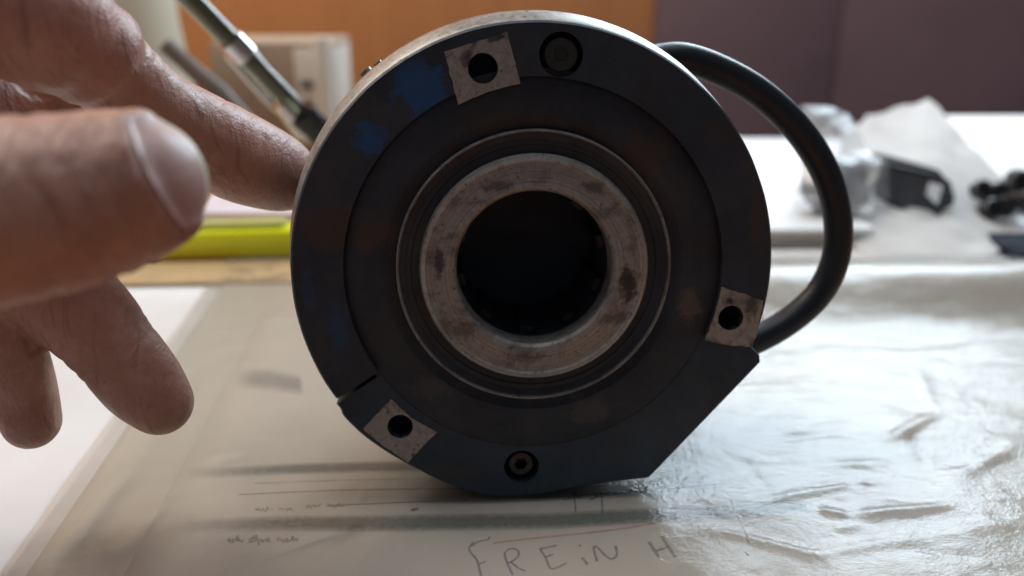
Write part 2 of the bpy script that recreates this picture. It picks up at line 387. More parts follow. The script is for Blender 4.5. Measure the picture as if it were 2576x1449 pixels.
# cable and its clamp, terminal screws on the housing
cpx = [(1560,170,.018),(1640,152,.024),(1715,146,.026),(1800,172,.027),(1900,226,.028),(1985,300,.028),(2050,385,.028),(2092,475,.028),(2109,570,.028),(2099,660,.028),(2060,738,.028),(1995,800,.027),(1915,848,.025),(1830,880,.022),(1740,885,.020)]
cp = [(lambda q, d: (q[0], d, q[1]))(face(px, py, d), d) for px, py, d in cpx]
bm = bmesh.new(); b_tube(bm, catmull(cp, 8), 0.0036, 20)
mk('cable', bm, m_cable, brake)
for px, py, rr, hh in ((940,146,.0010,.0022),(908,168,.0015,.0026),(878,192,.0010,.0014)):
    x, z = face(px, py, 0.014); a = atan2(z-CZ, x-CX)
    bm = bmesh.new(); rb = RAD*0.94
    b_tube(bm, [(CX+rb*cos(a), 0.014, CZ+rb*sin(a)), (CX+(RAD*1.015+hh)*cos(a), 0.014, CZ+(RAD*1.015+hh)*sin(a))], rr, 12)
    mk('terminal_screw', bm, m_rim, brake)

# ------------------------------------------------------------------ desk and room
t = NT('orange_desk_wood'); v = t.mapping(scale=(1.5, 26, 8)); f = t.noise(3, 6, 0.6, v, 0.6)
t.set(color=t.ramp(f, [(0.3, (0.36, 0.13, 0.042)), (0.7, (0.50, 0.20, 0.07))]), rough=0.4, normal=t.bump(f, 0.1, 0.001)); m_desk = t.m
bm = bmesh.new(); b_box(bm, (-0.9, -0.25, -0.025), (1.1, tab(1900, 352).y, 0.0), 0.002)
struct(mk('desk_top', bm, m_desk))
t = NT('orange_cabinet_wood'); v = t.mapping(scale=(14, 14, 1.2)); f = t.noise(2.5, 6, 0.6, v, 0.8)
t.set(color=t.ramp(f, [(0.3, (0.50, 0.190, 0.065)), (0.7, (0.60, 0.240, 0.085))]), rough=0.45, normal=t.bump(f, 0.1, 0.001)); m_cab = t.m
yc = 1.0; xs = aty(1640, 200, yc).x
cab = thing('orange_cabinet', 'orange brown wooden cabinet front filling the background at left', 'cabinet', (xs - 0.5, yc, -0.7))
def cabpart(name, a, b, mat, bev=0.002):
    bm = bmesh.new(); L = cab.location; b_box(bm, tuple(Vector(a)-L), tuple(Vector(b)-L), bev); return mk(name, bm, mat, cab)
cabpart('carcass', (xs-1.1, yc+0.02, -0.7), (xs-0.001, yc+0.4, 0.85), m_cab)
cabpart('door', (xs-0.52, yc, -0.66), (xs, yc+0.0195, 0.82), m_cab)
cabpart('door', (xs-1.1, yc, -0.66), (xs-0.524, yc+0.0195, 0.82), m_cab)
m_purple = simple('dark_plum_panel', (0.155, 0.092, 0.105), 0.55, 0, 0.15, 6, 0.1, 200)
wall = thing('panelled_wall', 'dark plum brown panelled wall behind the white papers at right', 'wall', (xs + 0.6, yc, -0.7))
seam = aty(2098, 200, yc).x
for xa, xb in ((xs + 0.001, seam - 0.0008), (seam + 0.0008, seam + 0.45), (seam + 0.4516, 1.9)):
    bm = bmesh.new(); b_box(bm, (xa - wall.location.x, 0.0, 0.0), (xb - wall.location.x, 0.03, 0.98), 0.0012); mk('panel', bm, m_purple, wall)
bm = bmesh.new(); b_box(bm, (xs + 0.001 - wall.location.x, 0.0305, 0.0), (1.9 - wall.location.x, 0.12, 0.98), 0.001); mk('wall_core', bm, m_purple, wall)

# ------------------------------------------------------------------ papers and sleeve
def paper_mat(name, col, bump=0.15, scale=25):
    t = NT(name); f = t.noise(scale, 5, 0.6)
    t.set(color=t.ramp(f, [(0.3, tuple(c*0.95 for c in col)), (0.7, tuple(min(1, c*1.03) for c in col))]), rough=0.7, spec=0.25, normal=t.bump(t.noise(1200, 3), bump, 0.0002, t.bump(f, 0.25, 0.002)))
    return t.m
m_white = paper_mat('white_paper', (0.66, 0.645, 0.64))
m_cream = paper_mat('cream_card', (0.54, 0.505, 0.44))
m_form = paper_mat('form_paper', (0.56, 0.53, 0.475))
def sheet(name, quad, z, thick, mat, nx=24, ny=24, hf=None, parent=None):
    # quad: 4 xy points (front-left, front-right, back-right, back-left)
    bm = bmesh.new(); g = []
    for j in range(ny + 1):
        row = []
        for i in range(nx + 1):
            u, w = i/nx, j/ny
            p = (Vector(quad[0]) * (1-u) + Vector(quad[1]) * u) * (1-w) + (Vector(quad[3]) * (1-u) + Vector(quad[2]) * u) * w
            row.append(bm.verts.new((p.x, p.y, z + (hf(p.x, p.y, u, w) if hf else 0))))
        g.append(row)
    for j in range(ny):
        for i in range(nx): bm.faces.new((g[j][i], g[j][i+1], g[j+1][i+1], g[j+1][i]))
    bmesh.ops.recalc_face_normals(bm, faces=bm.faces[:])
    for f in bm.faces:
        if f.normal.z < 0: f.normal_flip()
    if thick:
        r = bmesh.ops.extrude_face_region(bm, geom=bm.faces[:])
        for v in [e for e in r['geom'] if isinstance(e, bmesh.types.BMVert)]: v.co.z += thick
    me = bpy.data.meshes.new(name); 
    if thick: bmesh.ops.recalc_face_normals(bm, faces=bm.faces[:])
    bm.to_mesh(me); bm.free(); me.polygons.foreach_set('use_smooth', [True]*len(me.polygons))
    me.materials.append(mat); o = bpy.data.objects.new(name, me); COL.objects.link(o)
    if parent: o.parent = parent
    return o
def xy(px, py, h=0): p = tab(px, py, h); return (p.x, p.y)
# plain sheet at the left
a = xy(300, 735); b = xy(640, 722)
tag(sheet('white_paper', [(-0.42, -0.02), (-0.07, -0.02), b, (-0.40, a[1] - 0.01)], 0.0003, 0.0003, m_white), 'plain white paper lying on the desk under the hand at left', 'paper')
bul_y0 = xy(2200, 690, 0.010)[1]
def bulge(x, y, u, w):
    side = min(1, max(0, (u - 0.30) / 0.34)); side = side*side*(3-2*side); end = 1 - max(0, (u - 0.955) / 0.045)**2 * 0.95
    yy = y - (bul_y0 + 0.012 * (u - 0.8))
    prof = exp(-(yy/0.0235)**2) if yy < 0 else exp(-(yy/0.030)**2)
    return (0.0112 * prof + 0.0005 * max(0, 1 - abs(yy + 0.055)/0.012)) * side * end, side
def film_h(x, y, u, w):
    h = 0.0003 + 0.00055 * noise.noise(Vector((x*24, y*34, 0))) + 0.00022 * noise.noise(Vector((x*70, y*95, 5))) + 0.00009 * noise.ridged_multi_fractal(Vector((x*60, y*110, 9)), 1.0, 2.0, 3, 1.0, 2.0)
    for (p, q, a, wd) in creases:
        if abs(x - (p[0]+q[0])/2) > abs(q[0]-p[0])/2 + 4*wd or abs(y - (p[1]+q[1])/2) > abs(q[1]-p[1])/2 + 4*wd: continue
        vx, vy = q[0]-p[0], q[1]-p[1]; l2 = vx*vx + vy*vy; t = max(0, min(1, ((x-p[0])*vx + (y-p[1])*vy)/l2))
        ddx, ddy = x-p[0]-vx*t, y-p[1]-vy*t; d = hypot(ddx, ddy)
        h += a * exp(-(d/wd)**2) * min(1, 4*t*(1-t) + 0.15)
    return max(h, 0.0) + bulge(x, y, u, w)[0]
# cream card that fills the sleeve, then the form
FLc, FRc, BRc, BLc = xy(-40, 1520), (0.235, 0.105), xy(2600, 640, 0.004), xy(592, 634)
def lerp2(p, q, k): return (p[0] + (q[0]-p[0])*k, p[1] + (q[1]-p[1])*k)
cen = ((FLc[0]+FRc[0]+BRc[0]+BLc[0])/4, (FLc[1]+FRc[1]+BRc[1]+BLc[1])/4)
ins = [lerp2(p, cen, 0.03) for p in (FLc, FRc, BRc, BLc)]
back_r = lerp2(ins[1], ins[2], 0.985); back_l = lerp2(ins[0], ins[3], 0.97)
tag(sheet('cream_card', [ins[0], ins[1], back_r, back_l], 0.0007, 0.0002, m_cream, 90, 90, lambda x, y, u, w: 0.93 * bulge(x, y, 0.03 + 0.94*u, w)[0]), 'cream backing card inside the clear plastic sleeve, under the form', 'card')
e0, e1 = xy(380, 1330), xy(590, 930)
pl0 = lerp2(e0, e1, -0.45); pl1 = lerp2(e0, e1, 1.55)
dx, dy = pl1[0]-pl0[0], pl1[1]-pl0[1]
form = sheet('printed_form', [pl0, (0.215, 0.118), (0.21, 0.285), pl1], 0.0010, 0.0001, m_form)
tag(form, 'printed form with grey bars and handwriting lying under the plastic sleeve', 'form')
# print, handwriting and soft grey bars, thin and flat on the form
ZI = 0.00118
def ink(name, strokes, width, mat, jitter=0.0):
    bm = bmesh.new()
    for st in strokes:
        P = catmull([tuple(tab(*p, ZI)) for p in st], 6) if len(st) > 2 else [tuple(tab(*st[0], ZI).lerp(tab(*st[1], ZI), k/8)) for k in range(9)]
        P = [Vector(p) for p in P]; L, R = [], []
        for i, p in enumerate(P):
            t = (P[min(i+1, len(P)-1)] - P[max(i-1, 0)]); t.z = 0; t.normalize(); n = Vector((-t.y, t.x, 0))
            w = width * (0.5 + 0.18 * noise.noise(p * 900)) 
            L.append(bm.verts.new(p + n*w)); R.append(bm.verts.new(p - n*w))
        for i in range(len(P)-1): bm.faces.new((L[i], L[i+1], R[i+1], R[i]))
    for f in bm.faces:
        f.normal_update()
        if f.normal.z < 0: f.normal_flip()
    me = bpy.data.meshes.new(name); bm.to_mesh(me); bm.free(); me.materials.append(mat)
    o = bpy.data.objects.new(name, me); COL.objects.link(o); o.parent = form; return o
def ink_mat(name, col, cover=0.9):
    t = NT(name); f = t.noise(700, 4, 0.7)
    tr = t.n.new('ShaderNodeBsdfTransparent'); mx = t.n.new('ShaderNodeMixShader')
    t.set(color=col, rough=0.8)
    t.link(t.ramp(f, [(0.3, cover*0.55), (0.65, cover)]), mx.inputs[0]); t.link(tr.outputs[0], mx.inputs[1]); t.link(t.p.outputs[0], mx.inputs[2])
    t.link(mx.outputs[0], t.out.inputs['Surface']); return t.m
m_pencil = ink_mat('grey_pencil', (0.15, 0.14, 0.15), 0.52)
m_faint = ink_mat('faint_scribble', (0.22, 0.20, 0.19), 0.32)
m_pen = ink_mat('dark_ink', (0.08, 0.08, 0.09), 0.7)
m_red = ink_mat('red_pencil', (0.62, 0.20, 0.18), 0.45)
m_bar = ink_mat('grey_green_print', (0.17, 0.19, 0.175), 0.85)
m_bar2 = ink_mat('faint_grey_print', (0.30, 0.29, 0.27), 0.55)
def soft_edge_mat(name, col, cover):
    m = ink_mat(name, col, cover); nt = m.node_tree; mx = [n for n in nt.nodes if n.type == 'MIX_SHADER'][0]
    src = mx.inputs[0].links[0].from_socket; at = nt.nodes.new('ShaderNodeAttribute'); at.attribute_name = 'ink'
    mu = nt.nodes.new('ShaderNodeMath'); mu.operation = 'MULTIPLY'; nt.links.new(src, mu.inputs[0]); nt.links.new(at.outputs['Fac'], mu.inputs[1]); nt.links.new(mu.outputs[0], mx.inputs[0]); return m
m_bars = soft_edge_mat('soft_bar_tone', (0.12, 0.145, 0.125), 1.0); m_bars2 = soft_edge_mat('soft_faint_tone', (0.30, 0.30, 0.27), 0.7)
def band(name, top, bot, mat):  # grey bar that fades out along its edges and at its ends
    bm = bmesh.new(); n = 40
    def samp(L, k):
        t = k/n*(len(L)-1); i = min(int(t), len(L)-2); f = t-i
        return tab(L[i][0]+(L[i+1][0]-L[i][0])*f, L[i][1]+(L[i+1][1]-L[i][1])*f, ZI - 0.00003)
    lay = bm.verts.layers.float.new('ink'); rows = []
    for f, amt in ((-0.35, 0.0), (0.25, 1.0), (0.72, 1.0), (1.35, 0.0)):
        row = []
        for k in range(n+1):
            v = bm.verts.new(samp(top, k).lerp(samp(bot, k), f)); v[lay] = amt * min(1, k/12) * (1 if k < n else 0); row.append(v)
        rows.append(row)
    for A, B in zip(rows, rows[1:]):
        for k in range(n): bm.faces.new((A[k], B[k], B[k+1], A[k+1]))
    me = bpy.data.meshes.new(name); bm.to_mesh(me); bm.free(); me.materials.append(mat)
    o = bpy.data.objects.new(name, me); COL.objects.link(o); o.parent = form; return o
band('soft_grey_bar', [(430,1312),(700,1304),(1000,1302),(1400,1296),(1700,1280),(2050,1262)], [(405,1338),(700,1330),(1000,1330),(1400,1324),(1700,1306),(2050,1285)], m_bars)
band('soft_grey_bar', [(470,1184),(700,1172),(900,1166),(1050,1163),(1200,1160)], [(462,1203),(700,1190),(900,1184),(1050,1182),(1200,1178)], m_bars)
band('soft_grey_bar', [(598,934),(680,938),(760,955)], [(584,966),(680,972),(760,985)], m_bars2)
ink('ruled_line', [[(640,1216),(900,1207),(1300,1200),(1700,1186)]], 0.0004, m_bar2)
ink('ruled_line', [[(600,1244),(900,1232),(1300,1228),(1700,1216)]], 0.0004, m_bar)
ink('ruled_line', [[(820,1272),(1000,1264),(1200,1258),(1420,1249),(1640,1232),(1800,1220)]], 0.00045, m_pen)
ink('handwriting', [[(1192,1362),(1180,1378),(1186,1392),(1200,1410),(1210,1449),(1215,1480)],[(1186,1374),(1204,1362),(1226,1358),(1232,1350)],[(1202,1420),(1222,1412)]], 0.00055, m_pencil)
ink('handwriting', [[(1290,1446),(1276,1416),(1270,1392),(1284,1380),(1302,1384),(1304,1398),(1288,1412),(1276,1418)],[(1284,1412),(1306,1430),(1322,1436)]], 0.00055, m_pencil)
ink('handwriting', [[(1400,1372),(1372,1378),(1360,1382),(1372,1402),(1384,1428),(1400,1428),(1424,1416)],[(1370,1402),(1392,1394)]], 0.0006, m_pencil)
ink('handwriting', [[(1464,1402),(1478,1420)],[(1456,1370),(1462,1374)]], 0.0007, m_pencil)
ink('handwriting', [[(1502,1412),(1494,1382),(1500,1374),(1524,1398),(1540,1406),(1552,1394),(1548,1372)]], 0.0006, m_pencil)
ink('handwriting', [[(1632,1362),(1646,1384),(1658,1402)],[(1664,1348),(1680,1374),(1700,1402)],[(1650,1386),(1684,1374)]], 0.0008, m_pencil)
ink('handwriting', [[(1418,1258),(1436,1249),(1448,1237),(1450,1249),(1456,1253),(1466,1241)],[(1442,1237),(1446,1261),(1448,1287)],[(1428,1255),(1462,1247)]], 0.0004, m_pen)
ink('handwriting', [[(1484,1257),(1500,1251),(1512,1239),(1500,1241),(1498,1251)],[(1512,1239),(1514,1261),(1516,1293)],[(1512,1251),(1524,1243),(1534,1237),(1528,1245),(1540,1245),(1552,1235),(1546,1243),(1560,1241),(1572,1233),(1568,1241),(1582,1239),(1590,1231),(1594,1238),(1606,1233),(1612,1217),(1608,1233),(1620,1235),(1626,1225),(1616,1227),(1644,1223)]], 0.0004, m_pen)
rw = random.Random(11)
def words(x, y, x1, dy, hgt):
    out = []
    while x < x1:
        w = []
        for k in range(rw.randint(9, 18)):
            w.append((x + rw.uniform(-2.5, 2.5), y + dy*(x - x1)/100 + (hgt if k % 2 else -hgt) * rw.uniform(0.3, 0.9) * (2.0 if rw.random() < .15 else 1))); x += rw.uniform(2.2, 4.5)
        out.append(w); x += rw.uniform(10, 18)
    return out
ink('handwriting', words(640, 1279, 745, -2, 4), 0.0004, m_faint)
ink('handwriting', words(768, 1272, 830, -2, 4), 0.0004, m_faint)
ink('handwriting', words(572, 1358, 715, -1, 8), 0.00045, m_faint)
ink('handwriting', [[(1034,1283),(1052,1279)]], 0.0010, m_pen)
ink('red_line', [[(1240,1366),(1360,1352),(1480,1340),(1600,1324),(1700,1306)]], 0.00065, m_red)
ink('red_line', [[(1838,1258),(1846,1282),(1862,1310),(1872,1334),(1884,1366)],[(1872,1388),(1884,1398)],[(1800,1300),(1812,1294)]], 0.0005, m_red)

# plastic sleeve
creases = []
def crease(x0, y0, x1, y1, amp, w): creases.append((xy(x0, y0), xy(x1, y1), amp, w))
for c in ((560,1462,690,1400,.0006,.0012),(690,1400,890,1330,.0006,.0012),(820,1372,905,1335,.0004,.001),(1770,1350,2090,1425,.0006,.0014),(2055,1300,2130,1318,.0008,.0016),(2130,1318,2400,1290,.0008,.0016),
          (1900,1280,2220,1225,.0005,.0014),(2225,1130,2345,1060,.0007,.0016),(2120,1235,2190,1240,-.0005,.0012),(2050,1190,2250,1180,.0004,.002),(1800,1000,2070,985,.0004,.003),(2240,1030,2280,1180,.0004,.003),
          (2300,930,2350,1060,.0003,.002),(2020,1420,2330,1370,.0004,.0016),(2330,1370,2576,1330,.0004,.002),(1950,1120,2110,1105,-.0004,.002),(2380,1230,2560,1130,.0004,.002),(1860,1175,1930,1250,-.0003,.0015),
          (120,1449,330,1180,.0007,.003),(330,1180,470,940,.0006,.004),(250,1449,420,1270,.0003,.002),(520,1170,640,1150,.0003,.002),(2000,860,2300,880,.0004,.003),(2350,900,2576,870,.0004,.003)): crease(*c)
rng = random.Random(3)
for k in range(60):
    px = rng.uniform(1750, 2560); py = rng.uniform(880, 1440); L = rng.uniform(30, 130); an = rng.uniform(-0.5, 0.35)
    crease(px, py, px + L*cos(an), py + 0.6*L*sin(an), rng.choice((-1, 1)) * rng.uniform(.00010, .00024), rng.uniform(.0006, .0016))
t = NT('clear_plastic_film')
tr = t.n.new('ShaderNodeBsdfTransparent'); tr.inputs[0].default_value = (0.95, 0.94, 0.92, 1)
gl = t.n.new('ShaderNodeBsdfGlossy'); gl.inputs['Roughness'].default_value = 0.17
df = t.n.new('ShaderNodeBsdfTranslucent'); df2 = t.n.new('ShaderNodeBsdfDiffuse'); df2.inputs[0].default_value = (0.75, 0.74, 0.72, 1)
fr = t.n.new('ShaderNodeFresnel'); fr.inputs['IOR'].default_value = 1.5
m1 = t.n.new('ShaderNodeMixShader'); m2 = t.n.new('ShaderNodeMixShader')
m1.inputs[0].default_value = 0.10; t.link(tr.outputs[0], m1.inputs[1]); t.link(df2.outputs[0], m1.inputs[2])
k = t.math('MULTIPLY', fr.outputs[0], 0.86, True)
t.link(k, m2.inputs[0]); t.link(m1.outputs[0], m2.inputs[1]); t.link(gl.outputs[0], m2.inputs[2])
nb = t.bump(t.noise(1500, 2, 0.5), 0.36, 0.0003, t.bump(t.noise(300, 4, 0.55, dist=0.2), 0.26, 0.0009))
t.link(nb, gl.inputs['Normal']); t.link(nb, fr.inputs['Normal'])
t.link(m2.outputs[0], t.out.inputs['Surface']); m_film = t.m
tag(sheet('plastic_sleeve', [FLc, FRc, BRc, BLc], 0.0016, 0, m_film, 330, 260, film_h), 'clear glossy wrinkled plastic sleeve under the disc, its back edge curled up at right', 'plastic sleeve')

# ------------------------------------------------------------------ hand
t = NT('skin')
f = t.noise(90, 5, 0.6); g = t.noise(320, 4, 0.65)
c = t.ramp(f, [(0.3, (0.38, 0.20, 0.145)), (0.7, (0.53, 0.315, 0.24))])
c = t.mix(t.math('MULTIPLY', t.ramp(g, [(0.45, 0.0), (0.7, 1.0)]), 0.3), c, (0.40, 0.18, 0.14))
c = t.mix(t.math('MULTIPLY', t.ramp(t.noise(38, 3, 0.5), [(0.45, 0.0), (0.68, 1.0)]), 0.55), c, (0.50, 0.20, 0.155))
c = t.mix(t.math('MULTIPLY', t.ramp(t.noise(150, 6, 0.75, dist=1.0), [(0.56, 0.0), (0.70, 1.0)]), 0.35), c, (0.62, 0.44, 0.36))
lnw = t.noise(1, 4, 0.6, t.mapping(scale=(520, 90, 90), rot=(0, 0.3, 0.2)), 0.8)
c = t.mix(t.math('MULTIPLY', t.ramp(lnw, [(0.56, 0.0), (0.68, 1.0)]), 0.5), c, (0.22, 0.10, 0.075))
vo = t.n.new('ShaderNodeTexVoronoi'); vo.inputs['Scale'].default_value = 900; vo.feature = 'DISTANCE_TO_EDGE'; t.link(t.mapping(scale=(1, 1, 1.5)), vo.inputs['Vector'])
wv = t.noise(16, 5, 0.6, t.mapping(scale=(60, 12, 12), rot=(0, 0.35, 0)), 0.3)
nb = t.bump(vo.outputs['Distance'], 0.16, 0.0005, t.bump(wv, 0.05, 0.0008, t.bump(g, 0.4, 0.0009, t.bump(lnw, 0.6, 0.0008))))
t.set(color=c, rough=t.ramp(g, [(0.3, 0.40), (0.7, 0.52)]), sss=0.12, spec=0.5, normal=nb)
t.p.inputs['Subsurface Radius'].default_value = (0.006, 0.002, 0.001); t.p.inputs['Subsurface Scale'].default_value = 0.5
m_skin = t.m
chains = {
 'web': [(-640,450,.150,330),(-300,320,.160,220),(-60,262,.172,140),(110,240,.180,92),(210,236,.184,62)],
 'thumb': [(-640,760,.118,330),(-350,625,.113,275),(-100,555,.117,243),(60,525,.121,236),(190,505,.1245,222),(285,480,.127,205),(338,466,.1288,184),(376,455,.1305,150)],
 'index': [(-560,140,.150,260),(-330,-10,.150,225),(-120,-15,.152,190),(60,40,.157,172),(185,105,.164,158),(272,175,.171,122),(380,270,.180,108),(480,330,.189,112),(590,390,.200,116),(690,432,.211,100),(745,455,.2175,70)],
 'middle': [(-600,420,.160,260),(-330,480,.166,190),(-120,600,.172,155),(80,690,.178,135),(210,790,.182,120),(290,880,.185,107),(355,960,.187,102),(402,1012,.188,84)],
 'ring': [(-620,620,.160,250),(-350,620,.165,170),(-160,690,.172,135),(-40,790,.178,110),(20,890,.181,92),(55,975,.186,82),(78,1058,.189,73)],
 'little': [(-620,800,.152,230),(-420,850,.160,140),(-300,960,.168,110),(-240,1080,.174,95),(-220,1180,.178,80)],
 'palm': [(-1300,560,.150,330),(-950,520,.148,340),(-640,450,.148,350),(-520,380,.150,330)],
 'heel': [(-950,620,.135,330),(-640,760,.125,330)],
}
bm = bmesh.new()
base = bmesh.new(); bmesh.ops.create_icosphere(base, subdivisions=3, radius=1.0)
bv = [v.co.copy() for v in base.verts]; bf = [[v.index for v in f.verts] for f in base.faces]; base.free()
axes = {}
for nm, ch in chains.items():
    P = [tuple(deep(a, b, d)) + (r / F * d,) for a, b, d, r in ch]; axes[nm] = P
    for q in catmull(P, 6):
        vs = [bm.verts.new(Vector(q[:3]) + v * q[3]) for v in bv]
        for f in bf: bm.faces.new([vs[i] for i in f])
me = bpy.data.meshes.new('hand'); bm.to_mesh(me); bm.free()
tmp = bpy.data.objects.new('tmp', me); COL.objects.link(tmp)
md = tmp.modifiers.new('r', 'REMESH'); md.mode = 'VOXEL'; md.voxel_size = 0.0007; md.use_smooth_shade = True
md = tmp.modifiers.new('s', 'SMOOTH'); md.factor = 0.5; md.iterations = 14
bpy.context.view_layer.update()
hm = bpy.data.meshes.new_from_object(tmp.evaluated_get(bpy.context.evaluated_depsgraph_get())); bpy.data.objects.remove(tmp)
hm.name = 'hand'
# creases and folds pressed into the surface
T = [Vector(p[:3]) for p in axes['thumb']]
def dir_at(nm, i):
    A = [Vector(p[:3]) for p in axes[nm]]; return A[i], (A[min(i+1, len(A)-1)] - A[max(i-1, 0)]).normalized()
folds = []
def fold(nm, i, off, w, dep, tilt=0.0):
    c, d = dir_at(nm, i); d = (d + Vector((0, 0, tilt))).normalized(); folds.append((c + d*off, d, w, dep, axes[nm][i][3]*1.35))
for off, dep in ((-.004, .00035), (0, .0005), (.0035, .0004)): fold('thumb', 4, off, .0006, dep*.6, 0.25)
fold('thumb', 5, .001, .0005, .00025, -0.3)
fold('index', 5, 0, .0016, .0006); fold('index', 5, .003, .0009, .0003); fold('index', 4, .002, .0030, .0009); fold('index', 8, -.002, .0010, .0002); fold('index', 7, .004, .0010, .0002)
for o_ in (-.0035, -.001, .0012): fold('middle', 5, o_, .0007, .0002, o_*60)
fold('middle', 3, .002, .0012, .0003); fold('ring', 4, .002, .0008, .0002); fold('ring', 4, -.001, .0008, .0002)
for k_ in range(14): fold('thumb', 3 + k_ % 3, -.004 + .0007*k_, .0004, .00012, 0.5 - 0.07*k_)
bmh = bmesh.new(); bmh.from_mesh(hm); bmh.normal_update()
# nail frame on the thumb
ta = (deep(402, 438, .1315) - deep(280, 490, .1265)).normalized()
tc_ = CP - Vector(axes['thumb'][-2][:3]); tc_ = (tc_.normalized() + Vector((0.20, 0.0, 0.14))); tn = (tc_ - ta * tc_.dot(ta)).normalized(); tb = ta.cross(tn)
n0 = deep(366, 452, .120); NL = 0.0112; NW = 0.0166
for v in bmh.verts:
    co = v.co; mv = 0.0
    for c, d, w, dep, rr in folds:
        q = co - c
        if q.length < rr:
            s = q.dot(d) + 0.0006 * noise.noise(co * 350); mv -= dep * exp(-(s/w)**2)
    q = co - n0; s, u = q.dot(ta)/NL, q.dot(tb)/(NW/2)
    if (co - Vector(axes['thumb'][-2][:3])).dot(tn) > 0.001 and -0.8 < s < 1.4 and abs(u) < 1.7:
        edge = max(-s - 0.0 + 0.22*u*u, abs(u) - 0.98)          # <0 inside the nail outline
        if edge > 0: mv += 0.0006 * exp(-((edge - 0.12)/0.13)**2) * (1 if s < 0.75 else 0.2)
        else: mv -= 0.0005 * min(1, -edge*8)
    if mv: v.co = co + v.normal * mv
bmh.to_mesh(hm)
bvh = BVHTree.FromBMesh(bmh); bmh.free()
hm.polygons.foreach_set('use_smooth', [True]*len(hm.polygons)); hm.materials.clear(); hm.materials.append(m_skin)
wrist = deep(-950, 560, .142)
person = thing('person', 'bare hand reaching in from the left, thumb in front and index finger touching the disc', 'person', wrist)
hand = bpy.data.objects.new('hand', hm); COL.objects.link(hand); hand.parent = person; hand.matrix_parent_inverse = Matrix.Translation(-wrist)
t = NT('thumb_nail'); f = t.noise(240, 4, 0.6, t.mapping(scale=(0.3, 1, 1)))
t.set(color=t.ramp(f, [(0.3, (0.44, 0.25, 0.22)), (0.7, (0.54, 0.36, 0.32))]), rough=0.46, coat=0.0, coat_rough=0.25, spec=0.55, normal=t.bump(t.noise(60, 4, 0.6, t.mapping(scale=(1, 1, 14))), 0.12, 0.0005)); m_nail = t.m
m_nailtip = simple('nail_free_edge', (0.66, 0.60, 0.46), 0.35, 0, 0.1, 300)
bm = bmesh.new(); nu, nv = 28, 24; g = []
for j in range(nv + 1):
    row = []
    for i in range(nu + 1):
        u = -1 + 2*i/nu; s0 = 0.22*u*u + 0.03*max(0, abs(u) - .8)*5; s1 = 0.96 - 0.34*abs(u)**2.6
        s = s0 + (s1 - s0) * j/nv
        o = n0 + ta*s*NL + tb*u*NW/2 + tn*0.02
        hit = bvh.ray_cast(o, -tn, 0.05)
        p = hit[0] if hit[0] is not None else o - tn*0.026
        row.append(p)
    g.append(row)
for it in range(3):
    g2 = [r[:] for r in g]
    for j in range(1, nv):
        for i in range(1, nu): g2[j][i] = (g[j-1][i] + g[j+1][i] + g[j][i-1] + g[j][i+1]) / 4
    g = g2
top = [[bm.verts.new(p + tn*(0.00045 + 0.0003*(j/nv))) for p in r] for j, r in enumerate(g)]
bot = [[bm.verts.new(p - tn*0.0006) for p in r] for r in g]
for j in range(nv):
    for i in range(nu):
        f1 = bm.faces.new((top[j][i], top[j][i+1], top[j+1][i+1], top[j+1][i])); bm.faces.new((bot[j][i], bot[j+1][i], bot[j+1][i+1], bot[j][i+1]))
        if j >= nv - 3: f1.material_index = 1
ring = [(0, i) for i in range(nu)] + [(j, nu) for j in range(nv)] + [(nv, i) for i in range(nu, 0, -1)] + [(j, 0) for j in range(nv, 0, -1)]
for a, b in zip(ring, ring[1:] + ring[:1]): bm.faces.new((top[a[0]][a[1]], bot[a[0]][a[1]], bot[b[0]][b[1]], top[b[0]][b[1]]))
nail = mk('thumb_nail', bm, m_nail, None); nail.data.materials.append(m_nailtip); nail.parent = hand

# ------------------------------------------------------------------ things behind, left
m_creampl = simple('cream_plastic', (0.62, 0.58, 0.44), 0.5, 0, 0.05, 20)
p = tab(250, 560); yb = 0.47
cx_ = aty(330, 300, yb).x - 0.035
jar = thing('cream_container', 'tall cream container with sloping side behind the hand at left', 'container', (cx_, yb + 0.05, 0))
xr0 = aty(543, 560, yb + 0.05).x - cx_; xr1 = aty(432, 0, yb + 0.05).x - cx_
bm = bmesh.new(); r = []
for z, rr in ((0, xr0*0.97), (0.003, xr0), (0.03, xr0*0.93 + xr1*0.07), (0.06, xr1*1.0 + 0.004), (0.09, xr1 + 0.001), (0.16, xr1*0.98), (0.165, xr1*0.93), (0.165, xr1*0.85), (0.15, xr1*0.84)):
    r.append([bm.verts.new((rr*cos(2*pi*k/64), rr*sin(2*pi*k/64)*0.8, z)) for k in range(64)])
for a, b in zip(r, r[1:]):
    for k in range(64): bm.faces.new((a[k], a[(k+1) % 64], b[(k+1) % 64], b[k]))
bm.faces.new(r[-1]); bm.faces.new(r[0][::-1]); mk('body', bm, m_creampl, jar)
bm = bmesh.new(); b_lathe(bm, [(xr1*1.0, 0), (xr1*1.03, 0.002), (xr1*1.03, 0.006), (xr1*1.0, 0.008)], 64)
for v in bm.verts: v.co = Vector((v.co.x, v.co.z*0.8, v.co.y + 0.158))
mk('rim', bm, m_creampl, jar)
